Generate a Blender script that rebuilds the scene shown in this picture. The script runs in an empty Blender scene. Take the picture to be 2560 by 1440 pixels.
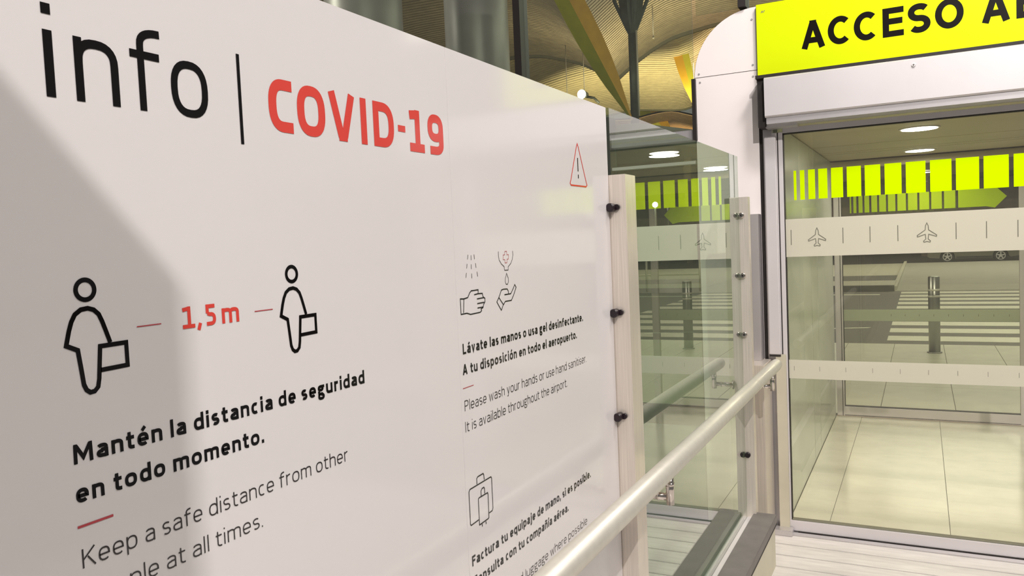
import bpy, bmesh, math, random
from mathutils import Vector, Matrix
random.seed(7)
scn = bpy.context.scene
COL = scn.collection
PI = math.pi

# ------------------------------------------------------------------ camera
cd = bpy.data.cameras.new('camera'); cam = bpy.data.objects.new('camera', cd); COL.objects.link(cam)
R = ((0.88791816, -0.01324649, -0.4598107), (0.4579235, -0.06945024, 0.88627464), (-0.04367399, -0.99749747, -0.05560025))
m = Matrix.Identity(4)
for i in range(3):
    m[i][0] = R[i][0]; m[i][1] = -R[i][1]; m[i][2] = -R[i][2]
m[0][3], m[1][3], m[2][3] = 0.0, 0.0, 1.6
cam.matrix_world = m
cd.sensor_width = 36; cd.lens = 27.816; cd.clip_start = 0.02; cd.clip_end = 500
scn.camera = cam

# ------------------------------------------------------------------ world, view, lights
scn.view_settings.view_transform = 'Standard'; scn.view_settings.look = 'None'
scn.view_settings.gamma = 1; scn.view_settings.use_curve_mapping = False
scn.view_settings.exposure = -0.33
w = bpy.data.worlds.new('night_hall'); scn.world = w; w.use_nodes = True
w.node_tree.nodes['Background'].inputs[0].default_value = (1.0, 0.965, 0.94, 1)
w.node_tree.nodes['Background'].inputs[1].default_value = 0.22

def light(name, kind, loc, energy, color, size=1.0, sizey=None, target=None, **kw):
    l = bpy.data.lights.new(name, kind); l.energy = energy; l.color = color
    if kind == 'AREA':
        l.shape = 'RECTANGLE' if sizey else 'DISK'; l.size = size
        if sizey: l.size_y = sizey
    elif kind in ('POINT', 'SPOT'):
        l.shadow_soft_size = size
    for k, v in kw.items(): setattr(l, k, v)
    o = bpy.data.objects.new(name, l); COL.objects.link(o); o.location = loc
    if target is not None:
        o.rotation_euler = (Vector(target) - Vector(loc)).to_track_quat('-Z', 'Y').to_euler()
    return o
WARM = (1.0, 0.95, 0.925); GREENY = (1.0, 0.965, 0.82)
light('hall_light', 'AREA', (3.2, 0.6, 6.5), 240, WARM, 3.0, 3.0, (-0.6, 2.6, 1.4))
light('hall_light_back', 'AREA', (2.6, -3.8, 6.6), 640, WARM, 0.06, 0.06, (-0.8, 1.2, 1.5))
light('door_spot', 'AREA', (0.55, 2.7, 4.6), 85, (1, .95, .93), 0.5, None, (0.35, 4.0, 1.0))
light('lintel_glare_fill', 'SPOT', (0.45, 2.4, 5.2), 190, (1, .96, .94), 0.12, None, (0.14, 4.2, 2.12), spot_size=math.radians(24), spot_blend=1.0)  # added spot, imitates the bright hall reflected in the lintel
light('vestibule_light', 'AREA', (0.0, 5.3, 2.15), 15, GREENY, 0.2, None, (0.0, 5.3, 0))
light('vestibule_light_rear', 'AREA', (0.0, 6.82, 2.15), 12, GREENY, 0.2, None, (0.0, 6.82, 0))
light('street_light', 'AREA', (2.0, 15.0, 7.0), 800, (0.96, 1.0, 0.80), 8.0, 10.0, (1.0, 16.0, 0))
light('street_light_far', 'AREA', (4.0, 33.0, 7.5), 1700, (1.0, 1.0, 0.86), 12.0, 14.0, (3.0, 33.0, 0))
light('roof_uplight', 'AREA', (-7.2, 24.4, 4.9), 430, (1.0, 0.86, 0.66), 5.0, 1.8, (-7.2, 24.2, 9.0))
light('roof_uplight_far', 'AREA', (-10.0, 35.0, 5.5), 1300, (1.0, 0.88, 0.60), 9.0, 6.0, (-9.5, 40.0, 9.5))
light('concourse_light', 'AREA', (-12.5, 4.2, 7.5), 700, (1.0, 0.95, 0.9), 1.5, 1.5, (-6.5, 9.5, 4.5))
light('roof_uplight_end', 'AREA', (-13.0, 52.0, 5.5), 700, (1.0, 0.75, 0.45), 8.0, 6.0, (-13.0, 55.0, 9.0))

# ------------------------------------------------------------------ materials
def mat(name, col, rough=0.5, metal=0.0, noise=0.0, nscale=8.0, bump=0.0, emit=None, estr=0.0, coat=0.0, aniso=None, spec=0.5):
    m = bpy.data.materials.new(name); m.use_nodes = True
    nt = m.node_tree; b = nt.nodes['Principled BSDF']
    b.inputs['Base Color'].default_value = (*col, 1); b.inputs['Roughness'].default_value = rough
    b.inputs['Metallic'].default_value = metal; b.inputs['Coat Weight'].default_value = coat
    b.inputs['Specular IOR Level'].default_value = spec
    if emit: b.inputs['Emission Color'].default_value = (*emit, 1); b.inputs['Emission Strength'].default_value = estr
    if noise or bump or aniso:
        tc = nt.nodes.new('ShaderNodeTexCoord'); mp = nt.nodes.new('ShaderNodeMapping')
        nt.links.new(tc.outputs['Object'], mp.inputs[0])
        if aniso: mp.inputs['Scale'].default_value = aniso
        n = nt.nodes.new('ShaderNodeTexNoise'); n.inputs['Scale'].default_value = nscale; n.inputs['Detail'].default_value = 4
        nt.links.new(mp.outputs[0], n.inputs['Vector'])
        if noise:
            r = nt.nodes.new('ShaderNodeValToRGB')
            lo = tuple(max(0, c * (1 - noise)) for c in col); hi = tuple(min(1, c * (1 + noise)) for c in col)
            r.color_ramp.elements[0].color = (*lo, 1); r.color_ramp.elements[1].color = (*hi, 1)
            r.color_ramp.elements[0].position = 0.3; r.color_ramp.elements[1].position = 0.7
            nt.links.new(n.outputs['Fac'], r.inputs[0]); nt.links.new(r.outputs[0], b.inputs['Base Color'])
        if bump:
            bp = nt.nodes.new('ShaderNodeBump'); bp.inputs['Strength'].default_value = bump; bp.inputs['Distance'].default_value = 0.002
            nt.links.new(n.outputs['Fac'], bp.inputs['Height']); nt.links.new(bp.outputs[0], b.inputs['Normal'])
    return m

def glass(name, tint, ior=1.5, haze=0.0, hazecol=(0.8, 0.82, 0.76)):
    m = bpy.data.materials.new(name); m.use_nodes = True; nt = m.node_tree
    for n in list(nt.nodes): nt.nodes.remove(n)
    out = nt.nodes.new('ShaderNodeOutputMaterial'); fr = nt.nodes.new('ShaderNodeFresnel'); fr.inputs[0].default_value = ior
    g = nt.nodes.new('ShaderNodeBsdfGlossy'); g.inputs['Roughness'].default_value = 0.0; g.inputs['Color'].default_value = (1, 1, 1, 1)
    t = nt.nodes.new('ShaderNodeBsdfTransparent'); t.inputs[0].default_value = (*tint, 1)
    # fresnel seen from inside the sheet is wrong for a transparent (non refracting) sheet: use front-facing normal only
    geo = nt.nodes.new('ShaderNodeNewGeometry'); sub = nt.nodes.new('ShaderNodeMath'); sub.operation = 'SUBTRACT'; sub.inputs[0].default_value = 1
    mul = nt.nodes.new('ShaderNodeMath'); mul.operation = 'MULTIPLY'
    nt.links.new(geo.outputs['Backfacing'], sub.inputs[1]); nt.links.new(sub.outputs[0], mul.inputs[0]); nt.links.new(fr.outputs[0], mul.inputs[1])
    k = nt.nodes.new('ShaderNodeMath'); k.operation = 'MULTIPLY'; k.inputs[1].default_value = 1.7; k.use_clamp = True
    nt.links.new(mul.outputs[0], k.inputs[0])
    mx = nt.nodes.new('ShaderNodeMixShader'); nt.links.new(k.outputs[0], mx.inputs[0])
    last = t
    if haze:
        d = nt.nodes.new('ShaderNodeBsdfDiffuse'); d.inputs[0].default_value = (*hazecol, 1)
        m2 = nt.nodes.new('ShaderNodeMixShader'); m2.inputs[0].default_value = haze
        nt.links.new(t.outputs[0], m2.inputs[1]); nt.links.new(d.outputs[0], m2.inputs[2]); last = m2
    nt.links.new(last.outputs[0], mx.inputs[1]); nt.links.new(g.outputs[0], mx.inputs[2])
    nt.links.new(mx.outputs[0], out.inputs[0])
    return m

def film(name, col, clear=0.1, trans=0.4):
    m = bpy.data.materials.new(name); m.use_nodes = True; nt = m.node_tree
    for n in list(nt.nodes): nt.nodes.remove(n)
    out = nt.nodes.new('ShaderNodeOutputMaterial')
    d = nt.nodes.new('ShaderNodeBsdfDiffuse'); d.inputs[0].default_value = (*col, 1)
    tr = nt.nodes.new('ShaderNodeBsdfTranslucent'); tr.inputs[0].default_value = (*col, 1)
    t = nt.nodes.new('ShaderNodeBsdfTransparent')
    a = nt.nodes.new('ShaderNodeMixShader'); a.inputs[0].default_value = trans
    nt.links.new(d.outputs[0], a.inputs[1]); nt.links.new(tr.outputs[0], a.inputs[2])
    b = nt.nodes.new('ShaderNodeMixShader'); b.inputs[0].default_value = clear
    nt.links.new(a.outputs[0], b.inputs[1]); nt.links.new(t.outputs[0], b.inputs[2]); nt.links.new(b.outputs[0], out.inputs[0])
    return m

M = dict(
    panel=mat('white_gloss_board', (0.66, 0.625, 0.615), 0.09, spec=0.5),
    ink=mat('black_print', (0.004, 0.003, 0.003), 0.09),
    greyink=mat('dark_grey_print', (0.025, 0.02, 0.02), 0.09),
    red=mat('red_print', (0.62, 0.06, 0.045), 0.09),
    rose=mat('dark_red_print', (0.42, 0.06, 0.07), 0.09),
    enamel=mat('white_enamel', (0.85, 0.78, 0.755), 0.35, noise=0.015, nscale=3),
    sign=mat('acid_yellow_sheet', (0.68, 0.80, 0.002), 0.3, spec=0.2),
    signink=mat('black_vinyl', (0.006, 0.004, 0.003), 0.25, spec=0.3),
    alu=mat('satin_aluminium', (0.60, 0.57, 0.57), 0.38, 0.75, noise=0.05, nscale=4),
    alu_l=mat('pale_aluminium', (0.72, 0.68, 0.68), 0.42, 0.45, noise=0.03, nscale=4),
    steel=mat('brushed_steel', (0.76, 0.69, 0.61), 0.33, 0.6, noise=0.10, nscale=5, aniso=(60, 60, 1)),
    chrome=mat('polished_steel', (0.66, 0.6, 0.55), 0.12, 1.0),
    tube=mat('handrail_steel', (0.60, 0.57, 0.49), 0.42, 0.45, noise=0.04, nscale=30),
    rubber=mat('black_rubber', (0.012, 0.008, 0.006), 0.6, noise=0.3, nscale=60),
    knob=mat('black_plastic', (0.012, 0.006, 0.009), 0.35),
    darkcap=mat('dark_grey_cap', (0.15, 0.135, 0.125), 0.5, noise=0.12, nscale=14),
    beige=mat('beige_metal', (0.62, 0.58, 0.45), 0.42, 0.4, noise=0.06, nscale=5),
    planks=mat('pale_floor_plank', (0.62, 0.58, 0.54), 0.22, noise=0.10, nscale=6, aniso=(1, 6, 1)),
    joint=mat('floor_joint', (0.10, 0.09, 0.07), 0.8),
    tile=mat('cream_floor_tile', (0.66, 0.635, 0.54), 0.14, noise=0.06, nscale=5),
    ptile=mat('plaza_tile', (0.50, 0.50, 0.40), 0.35, noise=0.08, nscale=4),
    asphalt=mat('asphalt', (0.075, 0.075, 0.06), 0.6, noise=0.2, nscale=20),
    stripe=mat('road_paint', (0.62, 0.62, 0.5), 0.5, noise=0.08, nscale=6),
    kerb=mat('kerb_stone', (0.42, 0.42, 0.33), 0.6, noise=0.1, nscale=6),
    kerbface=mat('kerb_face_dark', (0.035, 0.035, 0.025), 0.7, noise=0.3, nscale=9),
    island=mat('island_paving', (0.50, 0.50, 0.42), 0.3, noise=0.08, nscale=2),
    wallpanel=mat('vestibule_panel', (0.46, 0.49, 0.41), 0.2, noise=0.05, nscale=3),
    ceil=mat('vestibule_ceiling', (0.44, 0.37, 0.24), 0.45, noise=0.05, nscale=2),
    slat=mat('bamboo_slat', (0.42, 0.33, 0.20), 0.55, noise=0.14, nscale=3),
    slat2=mat('bamboo_slat_lit', (0.55, 0.43, 0.24), 0.55, noise=0.12, nscale=3),  # same bamboo as the near bay, its stronger lighting put into the colour
    slat3=mat('bamboo_slat_brown', (0.40, 0.24, 0.12), 0.55, noise=0.12, nscale=3),
    roofback=mat('roof_void', (0.035, 0.025, 0.015), 0.9),
    fascia=mat('roof_edge', (0.17, 0.15, 0.09), 0.6, noise=0.1, nscale=2),
    column=mat('grey_column', (0.27, 0.245, 0.24), 0.42, 0.2, noise=0.08, nscale=3),
    mast=mat('grey_green_mast', (0.065, 0.07, 0.052), 0.5, 0.3, noise=0.2, nscale=6),
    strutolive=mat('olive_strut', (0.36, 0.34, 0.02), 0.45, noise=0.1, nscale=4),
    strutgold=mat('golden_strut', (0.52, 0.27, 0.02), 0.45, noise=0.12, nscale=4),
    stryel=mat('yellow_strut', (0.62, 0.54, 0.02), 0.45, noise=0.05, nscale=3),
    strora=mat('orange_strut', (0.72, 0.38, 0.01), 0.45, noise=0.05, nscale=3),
    mullion=mat('dark_mullion', (0.012, 0.008, 0.006), 0.5),
    concrete=mat('dark_concrete', (0.14, 0.115, 0.10), 0.8, noise=0.2, nscale=2),
    concrete_l=mat('pale_concrete', (0.19, 0.18, 0.16), 0.8, noise=0.1, nscale=1),
    carpaint=mat('grey_green_car_paint', (0.20, 0.20, 0.14), 0.25, 0.4, coat=0.5),
    tyre=mat('tyre', (0.02, 0.02, 0.018), 0.8),
    rim=mat('alloy_rim', (0.7, 0.7, 0.66), 0.3, 0.8),
    carglass=mat('car_window', (0.03, 0.035, 0.03), 0.1),
    lampglow=mat('lamp_glow', (1, 1, 1), 0.5, emit=(1, 0.99, 0.86), estr=14),
    floodglow=mat('flood_glow', (1, 1, 1), 0.5, emit=(1, 0.97, 0.92), estr=40),
    screen=mat('standin_screen', (0.1, 0.2, 0.8), 0.4, emit=(0.45, 0.6, 1.0), estr=2.5),  # glow of the added cabinet, imitates a reflected indoor screen
    wire=mat('pale_wire', (0.45, 0.40, 0.32), 0.5),
    bollard=mat('bollard_steel', (0.30, 0.31, 0.27), 0.3, 0.85, noise=0.2, nscale=4, aniso=(1, 1, 0.3)),
    reflect=mat('bollard_band', (0.62, 0.62, 0.52), 0.3, 0.3),
    mark=mat('grey_etch', (0.16, 0.15, 0.11), 0.6),
    blocker=mat('blocker_grey', (0.5, 0.47, 0.44), 0.6),  # for the added shadow-casting panel behind the camera
)
M['glass'] = glass('door_glass', (0.955, 0.945, 0.90), haze=0.018, hazecol=(0.7, 0.68, 0.56))
M['guardglass'] = glass('guard_glass', (0.80, 0.88, 0.79), haze=0.02, hazecol=(0.6, 0.7, 0.55))
M['facadeglass'] = glass('facade_glass', (0.88, 0.92, 0.84), haze=0.01)
M['band'] = film('frosted_band', (0.74, 0.71, 0.60), 0.10, 0.35)
M['band2'] = film('frosted_band_rear', (0.60, 0.64, 0.50), 0.15, 0.4)
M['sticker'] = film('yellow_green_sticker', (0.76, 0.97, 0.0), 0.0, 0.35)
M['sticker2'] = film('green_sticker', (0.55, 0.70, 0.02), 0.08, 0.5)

# ------------------------------------------------------------------ object helpers
def tag(o, label=None, cat=None, group=None, kind=None):
    if label: o['label'] = label
    if cat: o['category'] = cat
    if group: o['group'] = group
    if kind: o['kind'] = kind
    return o
def thing(name, loc, label=None, cat=None, group=None, kind=None):
    o = bpy.data.objects.new(name, None); COL.objects.link(o); o.location = loc
    o.empty_display_size = 0.1
    return tag(o, label, cat, group, kind)
def wloc(o):
    v = Vector(o.location)
    while o.parent: o = o.parent; v += Vector(o.location)
    return v
def link(name, me, material, parent=None, loc=(0, 0, 0)):
    o = bpy.data.objects.new(name, me); COL.objects.link(o)
    if material and not me.materials: me.materials.append(material)
    o.location = Vector(loc)
    if parent: o.location = Vector(loc) - wloc(parent); o.parent = parent
    return o
def mesh_obj(name, verts, faces, material, parent=None, smooth=False):
    c = Vector((0, 0, 0))
    mn = [min(v[i] for v in verts) for i in range(3)]; mx = [max(v[i] for v in verts) for i in range(3)]
    c = Vector([(mn[i] + mx[i]) / 2 for i in range(3)])
    me = bpy.data.meshes.new(name); me.from_pydata([tuple(Vector(v) - c) for v in verts], [], faces)
    if smooth:
        for p in me.polygons: p.use_smooth = True
    me.update()
    return link(name, me, material, parent, c)
def box(name, x0, x1, y0, y1, z0, z1, material, parent=None, bev=0.0):
    c = Vector(((x0 + x1) / 2, (y0 + y1) / 2, (z0 + z1) / 2))
    bm = bmesh.new(); bmesh.ops.create_cube(bm, size=1)
    for v in bm.verts: v.co = Vector((v.co.x * abs(x1 - x0), v.co.y * abs(y1 - y0), v.co.z * abs(z1 - z0)))
    if bev: bmesh.ops.bevel(bm, geom=bm.edges[:], offset=bev, segments=2, affect='EDGES')
    me = bpy.data.meshes.new(name); bm.to_mesh(me); bm.free()
    return link(name, me, material, parent, c)
def ortho(d):
    d = Vector(d).normalized(); a = Vector((0, 0, 1)) if abs(d.z) < 0.9 else Vector((1, 0, 0))
    u = d.cross(a).normalized(); return u, d.cross(u).normalized()
def tube(name, pts, radii, material, parent=None, n=20, cap=True, smooth=True):
    """round bar through pts with a radius per point"""
    if isinstance(radii, (int, float)): radii = [radii] * len(pts)
    vs, fs = [], []; P = [Vector(p) for p in pts]
    for i, p in enumerate(P):
        d = (P[min(i + 1, len(P) - 1)] - P[max(i - 1, 0)])
        if i == 0: u, v = ortho(d)
        else:
            dn = d.normalized(); u = (u - dn * u.dot(dn)).normalized(); v = dn.cross(u)
        for k in range(n):
            a = 2 * PI * k / n; vs.append(p + (u * math.cos(a) + v * math.sin(a)) * radii[i])
    for i in range(len(P) - 1):
        for k in range(n):
            fs.append((i * n + k, i * n + (k + 1) % n, (i + 1) * n + (k + 1) % n, (i + 1) * n + k))
    if cap: fs.append(tuple(range(n))[::-1]); fs.append(tuple((len(P) - 1) * n + k for k in range(n)))
    o = mesh_obj(name, vs, fs, material, parent, False)
    if smooth:
        for p in o.data.polygons:
            if len(p.vertices) == 4: p.use_smooth = True
    return o
def prism(name, poly, axis, a0, a1, material, parent=None):
    """poly: 2-D outline; axis 'x','y','z' extruded a0..a1"""
    def P(p, a):
        return {'x': (a, p[0], p[1]), 'y': (p[0], a, p[1]), 'z': (p[0], p[1], a)}[axis]
    n = len(poly); vs = [P(p, a0) for p in poly] + [P(p, a1) for p in poly]
    fs = [tuple(range(n)), tuple(range(2 * n - 1, n - 1, -1))] + [(i, (i + 1) % n, n + (i + 1) % n, n + i) for i in range(n)]
    o = mesh_obj(name, vs, fs, material, parent)
    bm = bmesh.new(); bm.from_mesh(o.data); bmesh.ops.recalc_face_normals(bm, faces=bm.faces); bm.to_mesh(o.data); bm.free()
    return o

# ------------------------------------------------------------------ stroke lettering
def E(cx, cy, rx, ry, a0, a1, n=14, p=2.5):
    out = []
    for i in range(n + 1):
        a = math.radians(a0 + (a1 - a0) * i / n); c, s = math.cos(a), math.sin(a)
        out.append((cx + rx * math.copysign(abs(c) ** (2 / p), c), cy + ry * math.copysign(abs(s) ** (2 / p), s)))
    return out
XH = 0.73; AS = 1.02; DS = -0.24
def glyph(ch, hx, hy, rnd=2.5):
    X = XH; o = {}
    def n_arc(x0, x1, top=X, d=0.27):
        return E((x0 + x1) / 2, top - d, (x1 - x0) / 2, d - hy, 180, 0) + [(x1, 0)]
    if ch == ' ': return [], 0.28
    acc = {'á': 'a', 'é': 'e', 'í': 'ı', 'ó': 'o', 'ú': 'u'}
    if ch in acc:
        st, W = glyph(acc[ch], hx, hy); c = W / 2
        return st + [[(c - 0.03, X + 0.10), (c + 0.12, X + 0.30)]], W
    if ch == 'ñ':
        st, W = glyph('n', hx, hy)
        return st + [[(W * .15, X + .14), (W * .35, X + .2), (W * .65, X + .13), (W * .85, X + .2)]], W
    if ch == 'i': return [[(hx, 0), (hx, X)], [(hx, AS - 2.2 * hy), (hx, AS)]], 2 * hx
    if ch == 'ı': return [[(hx, 0), (hx, X)]], 2 * hx
    if ch == 'l': return [[(hx, 0), (hx, AS)]], 2 * hx
    if ch == 'j': return [[(hx + .06, X), (hx + .06, DS + .1), (hx, DS + .02), (-.04, DS + hy)], [(hx + .06, AS - 2.2 * hy), (hx + .06, AS)]], 2 * hx + .06
    if ch == 'n': W = .52; return [[(hx, 0), (hx, X)], n_arc(hx, W - hx)], W
    if ch == 'h': W = .52; return [[(hx, 0), (hx, AS)], n_arc(hx, W - hx)], W
    if ch == 'm': W = .84; return [[(hx, 0), (hx, X)], n_arc(hx, W / 2, d=.22), n_arc(W / 2, W - hx, d=.22)], W
    if ch == 'u': W = .52; return [[(W - hx, 0), (W - hx, X)], [(hx, X)] + E(W / 2, .27, W / 2 - hx, .27 - hy, 180, 360)], W
    if ch == 'r': W = .33; return [[(hx, 0), (hx, X)], E(W, X - .27, W - hx, .27 - hy, 180, 92, 8)], W
    if ch == 'o': W = .56; return [E(W / 2, X / 2, W / 2 - hx, X / 2 - hy, 0, 360, 32)], W
    if ch in 'dq': W = .54; s = [(W - hx, 0), (W - hx, AS)] if ch == 'd' else [(W - hx, DS), (W - hx, X)]; return [E(W / 2, X / 2, W / 2 - hx, X / 2 - hy, 0, 360, 32), s], W
    if ch in 'bp': W = .54; s = [(hx, 0), (hx, AS)] if ch == 'b' else [(hx, DS), (hx, X)]; return [E(W / 2, X / 2, W / 2 - hx, X / 2 - hy, 0, 360, 32), s], W
    if ch == 'a':
        W = .50; return [[(W - hx, 0), (W - hx, X - .24)], E(W / 2, X - .24, W / 2 - hx, .24 - hy, 0, 150, 12),
                         [(W - hx, .43 - hy * .3), (W * .5, .43 - hy * .3)] + E(W * .46, .215 + hy * .1, .46 * W - hx, .215 - hy, 90, 270, 12) + [(W * .7, hy), (W - hx, hy + .07)]], W
    if ch == 'e': W = .53; return [[(hx, X / 2 - .01), (W - hx, X / 2 - .01)] + E(W / 2, X / 2, W / 2 - hx, X / 2 - hy, 0, 312, 26)], W
    if ch == 'c': W = .45; return [E(W * .56, X / 2, W * .56 - hx, X / 2 - hy, 60, 300, 20)], W
    if ch == 's':
        W = .44; r = (X - 2 * hy) / 4
        return [E(W / 2, X - hy - r, W / 2 - hx, r, 42, 270, 16, 2.2) + E(W / 2, hy + r, W / 2 - hx, r, 90, -138, 16, 2.2)[1:]], W
    if ch == 'g':
        W = .52; return [E(W * .44, X - .225, W * .44 - hx, .225 - hy, 0, 360, 24), [(W * .5, X - hy), (W, X - hy)],
                         [(W * .16, X - .42), (hx + .01, .2), (W * .2, .12), (W * .62, .10)] + E(W * .5, -.08, W * .5 - hx, .16 - hy * .2, 75, -180, 16) + [(W * .2, .12)]], W
    if ch == 't': W = .36; x = .1 + hx * .6; return [[(x, X + .2), (x, .2)] + E(W * .86, .2, W * .86 - x, .2 - hy, 180, 270, 8) + [(W, hy)], [(0, X - hy), (W, X - hy)]], W
    if ch == 'f': W = .38; x = .13; return [[(x, 0), (x, AS - .22)] + E(W, AS - .22, W - x, .22 - hy, 180, 90, 8), [(0, X - hy), (W * .95, X - hy)]], W
    if ch == 'v': W = .5; return [[(hx, X), (W / 2, hy * .6), (W - hx, X)]], W
    if ch == 'w': W = .76; return [[(hx, X), (W * .27, 0), (W / 2, X * .9), (W * .73, 0), (W - hx, X)]], W
    if ch == 'y': W = .5; return [[(hx, X), (W / 2 + hx * .3, .05)], [(W - hx, X), (W * .42, DS + hy), (W * .1, DS + hy)]], W
    if ch == '.': return [[(hx, 0), (hx, 2.2 * hy)]], 2 * hx
    if ch == ',': return [[(hx * 1.3, 2 * hy), (hx * .3, -.14)]], 2 * hx
    if ch == '-': return [[(0, .42), (.26, .42)]], .26
    if ch == 'C': W = .62; return [[(W, 1 - hy)] + E(W * .62, .5, W * .62 - hx, .5 - hy, 92, 268, 24, rnd) + [(W, hy)]] if rnd > 2.2 else [E(.42, .5, .42 - hx, .5 - hy, 48, 312, 32, 2)], (W if rnd > 2.2 else .76)
    if ch == 'O': W = .70 if rnd > 2.2 else .98; return [E(W / 2, .5, W / 2 - hx, .5 - hy, 0, 360, 40, rnd)], W
    if ch == 'V': W = .66; return [[(hx, 1), (W * .44, hy * .9)], [(W - hx, 1), (W * .56, hy * .9)], [(W * .34, hy), (W * .66, hy)]], W
    if ch == 'I': return [[(hx, 0), (hx, 1)]], 2 * hx
    if ch == 'D': W = .64; return [[(hx, 0), (hx, 1)], [(hx, 1 - hy)] + E(W * .42, .5, W * .58 - hx, .5 - hy, 90, -90, 24, 2.6) + [(hx, hy)]], W
    if ch == 'M': W = .80; return [[(hx, 0), (hx * 1.2, 1)], [(hx * 1.5, .93), (W / 2, .28), (W - hx * 1.5, .93)], [(W - hx * 1.2, 1), (W - hx, 0)]], W
    if ch == 'K': W = .60; return [[(hx, 0), (hx, 1)], [(W - hx * .6, 1), (hx, .42)], [(W * .42, .56), (W - hx * .4, 0)]], W
    if ch == 'L': W = .46; return [[(hx, 0), (hx, 1)], [(hx, hy), (W, hy)]], W
    if ch == 'F': W = .48; return [[(hx, 0), (hx, 1)], [(hx, 1 - hy), (W, 1 - hy)], [(hx, .52), (W * .9, .52)]], W
    if ch == 'E': W = .54; return [[(hx, 0), (hx, 1)], [(hx, 1 - hy), (W, 1 - hy)], [(hx, .53), (W * .94, .53)], [(hx, hy), (W, hy)]], W
    if ch == 'P': W = .56; return [[(hx, 0), (hx, 1)], [(hx, 1 - hy)] + E(W * .5, .71, W * .5 - hx, .29 - hy, 90, -90, 14) + [(hx, .42 + hy)]], W
    if ch == 'A': W = .66 if rnd > 2.2 else .80; return [[(hx, 0), (W / 2 - hx * .25, 1 - hy)], [(W - hx, 0), (W / 2 + hx * .25, 1 - hy)], [(W * .24, .29), (W * .76, .29)], [(W / 2 - hx * 1.15, 1 - hy), (W / 2 + hx * 1.15, 1 - hy)]], W
    if ch == 'S': W = .66; r = (1 - 2 * hy) / 4; return [E(W / 2, 1 - hy - r, W / 2 - hx, r, 36, 270, 18, 2.1) + E(W / 2, hy + r, W / 2 - hx, r, 90, -144, 18, 2.1)[1:]], W
    if ch == '1': W = .52; return [[(W * .55, 0), (W * .55, 1)], [(W * .55, 1 - hy), (W * .03, .86)], [(0, hy), (W, hy)]], W
    if ch == '5': W = .52; return [[(W * .92, 1 - hy), (hx, 1 - hy), (hx, .58)], [(hx, .58)] + E(W * .45, .31, W * .55 - hx, .31 - hy, 95, -95, 16) + [(.02, hy)]], W
    if ch == '9': W = .60; return [E(W / 2, .66, W / 2 - hx, .34 - hy, 0, 360, 28), [(W - hx, .68), (W - hx, .28)] + E(W * .45, .28, W * .55 - hx, .28 - hy, 0, -90, 10) + [(W * .12, hy)]], W
    return [[(0, 0), (.4, 0)]], .4

def ribbon(pts, w, verts, faces, place):
    pts = [p for i, p in enumerate(pts) if i == 0 or (abs(p[0] - pts[i - 1][0]) + abs(p[1] - pts[i - 1][1])) > 1e-7]
    if len(pts) < 2: return
    closed = len(pts) > 3 and math.hypot(pts[0][0] - pts[-1][0], pts[0][1] - pts[-1][1]) < 1e-5
    if closed: pts = pts[:-1]
    n = len(pts); b = len(verts)
    def d(i, j):
        x, y = pts[j][0] - pts[i][0], pts[j][1] - pts[i][1]; l = math.hypot(x, y) or 1; return x / l, y / l
    for i in range(n):
        if closed: d0, d1 = d((i - 1) % n, i), d(i, (i + 1) % n)
        else: d0 = d(i - 1, i) if i > 0 else d(0, 1); d1 = d(i, i + 1) if i < n - 1 else d(n - 2, n - 1)
        nx, ny = -(d0[1] + d1[1]), d0[0] + d1[0]; l = math.hypot(nx, ny)
        if l < 1e-6: nx, ny, l = -d1[1], d1[0], 1
        nx /= l; ny /= l; k = 1 / max(0.45, nx * -d1[1] + ny * d1[0])
        for s in (1, -1): verts.append(place(pts[i][0] + nx * s * w / 2 * k, pts[i][1] + ny * s * w / 2 * k))
    for i in range(n if closed else n - 1):
        j = (i + 1) % n; faces.append((b + 2 * i, b + 2 * i + 1, b + 2 * j + 1, b + 2 * j))

def text_strokes(s, cap, w, width=None, track=0.13, rnd=2.5):
    """returns strokes in metres starting at 0; fitted to total width"""
    sx = 1.0
    for it in range(3):
        hy = w / 2 / cap; hx = hy / sx; x = 0; st = []
        for i, ch in enumerate(s):
            g, W = glyph(ch, hx, hy, rnd)
            if ch != ' ': st += [[((px + x) * cap * sx, py * cap) for px, py in q] for q in g]
            x += W + (0 if ch == ' ' else track)
        tot = (x - track) * cap * sx
        if width is None: break
        sx *= width / tot
    return st
PX = -0.7695
def panel_place(y, z): return (PX, y, z)
def draw(name, strokes, w, material, parent, place):
    v, f = [], []
    for i, s in enumerate(strokes):      # each stroke of ink lies a hair above the one before
        b = len(v); ribbon(s, w, v, f, place); k = (i % 4) * 3e-5
        for j in range(b, len(v)):
            p = v[j]; v[j] = (p[0] + k, p[1], p[2]) if place is panel_place else (p[0], p[1] - k, p[2])
    return mesh_obj(name, v, f, material, parent)
def ink_line(name, s, y0, y1, z, cap, w, material, parent, track=0.13):
    st = [[(a + y0, b + z) for a, b in q] for q in text_strokes(s, cap, w, y1 - y0, track)]
    return draw(name, st, w, material, parent, panel_place)

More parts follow.
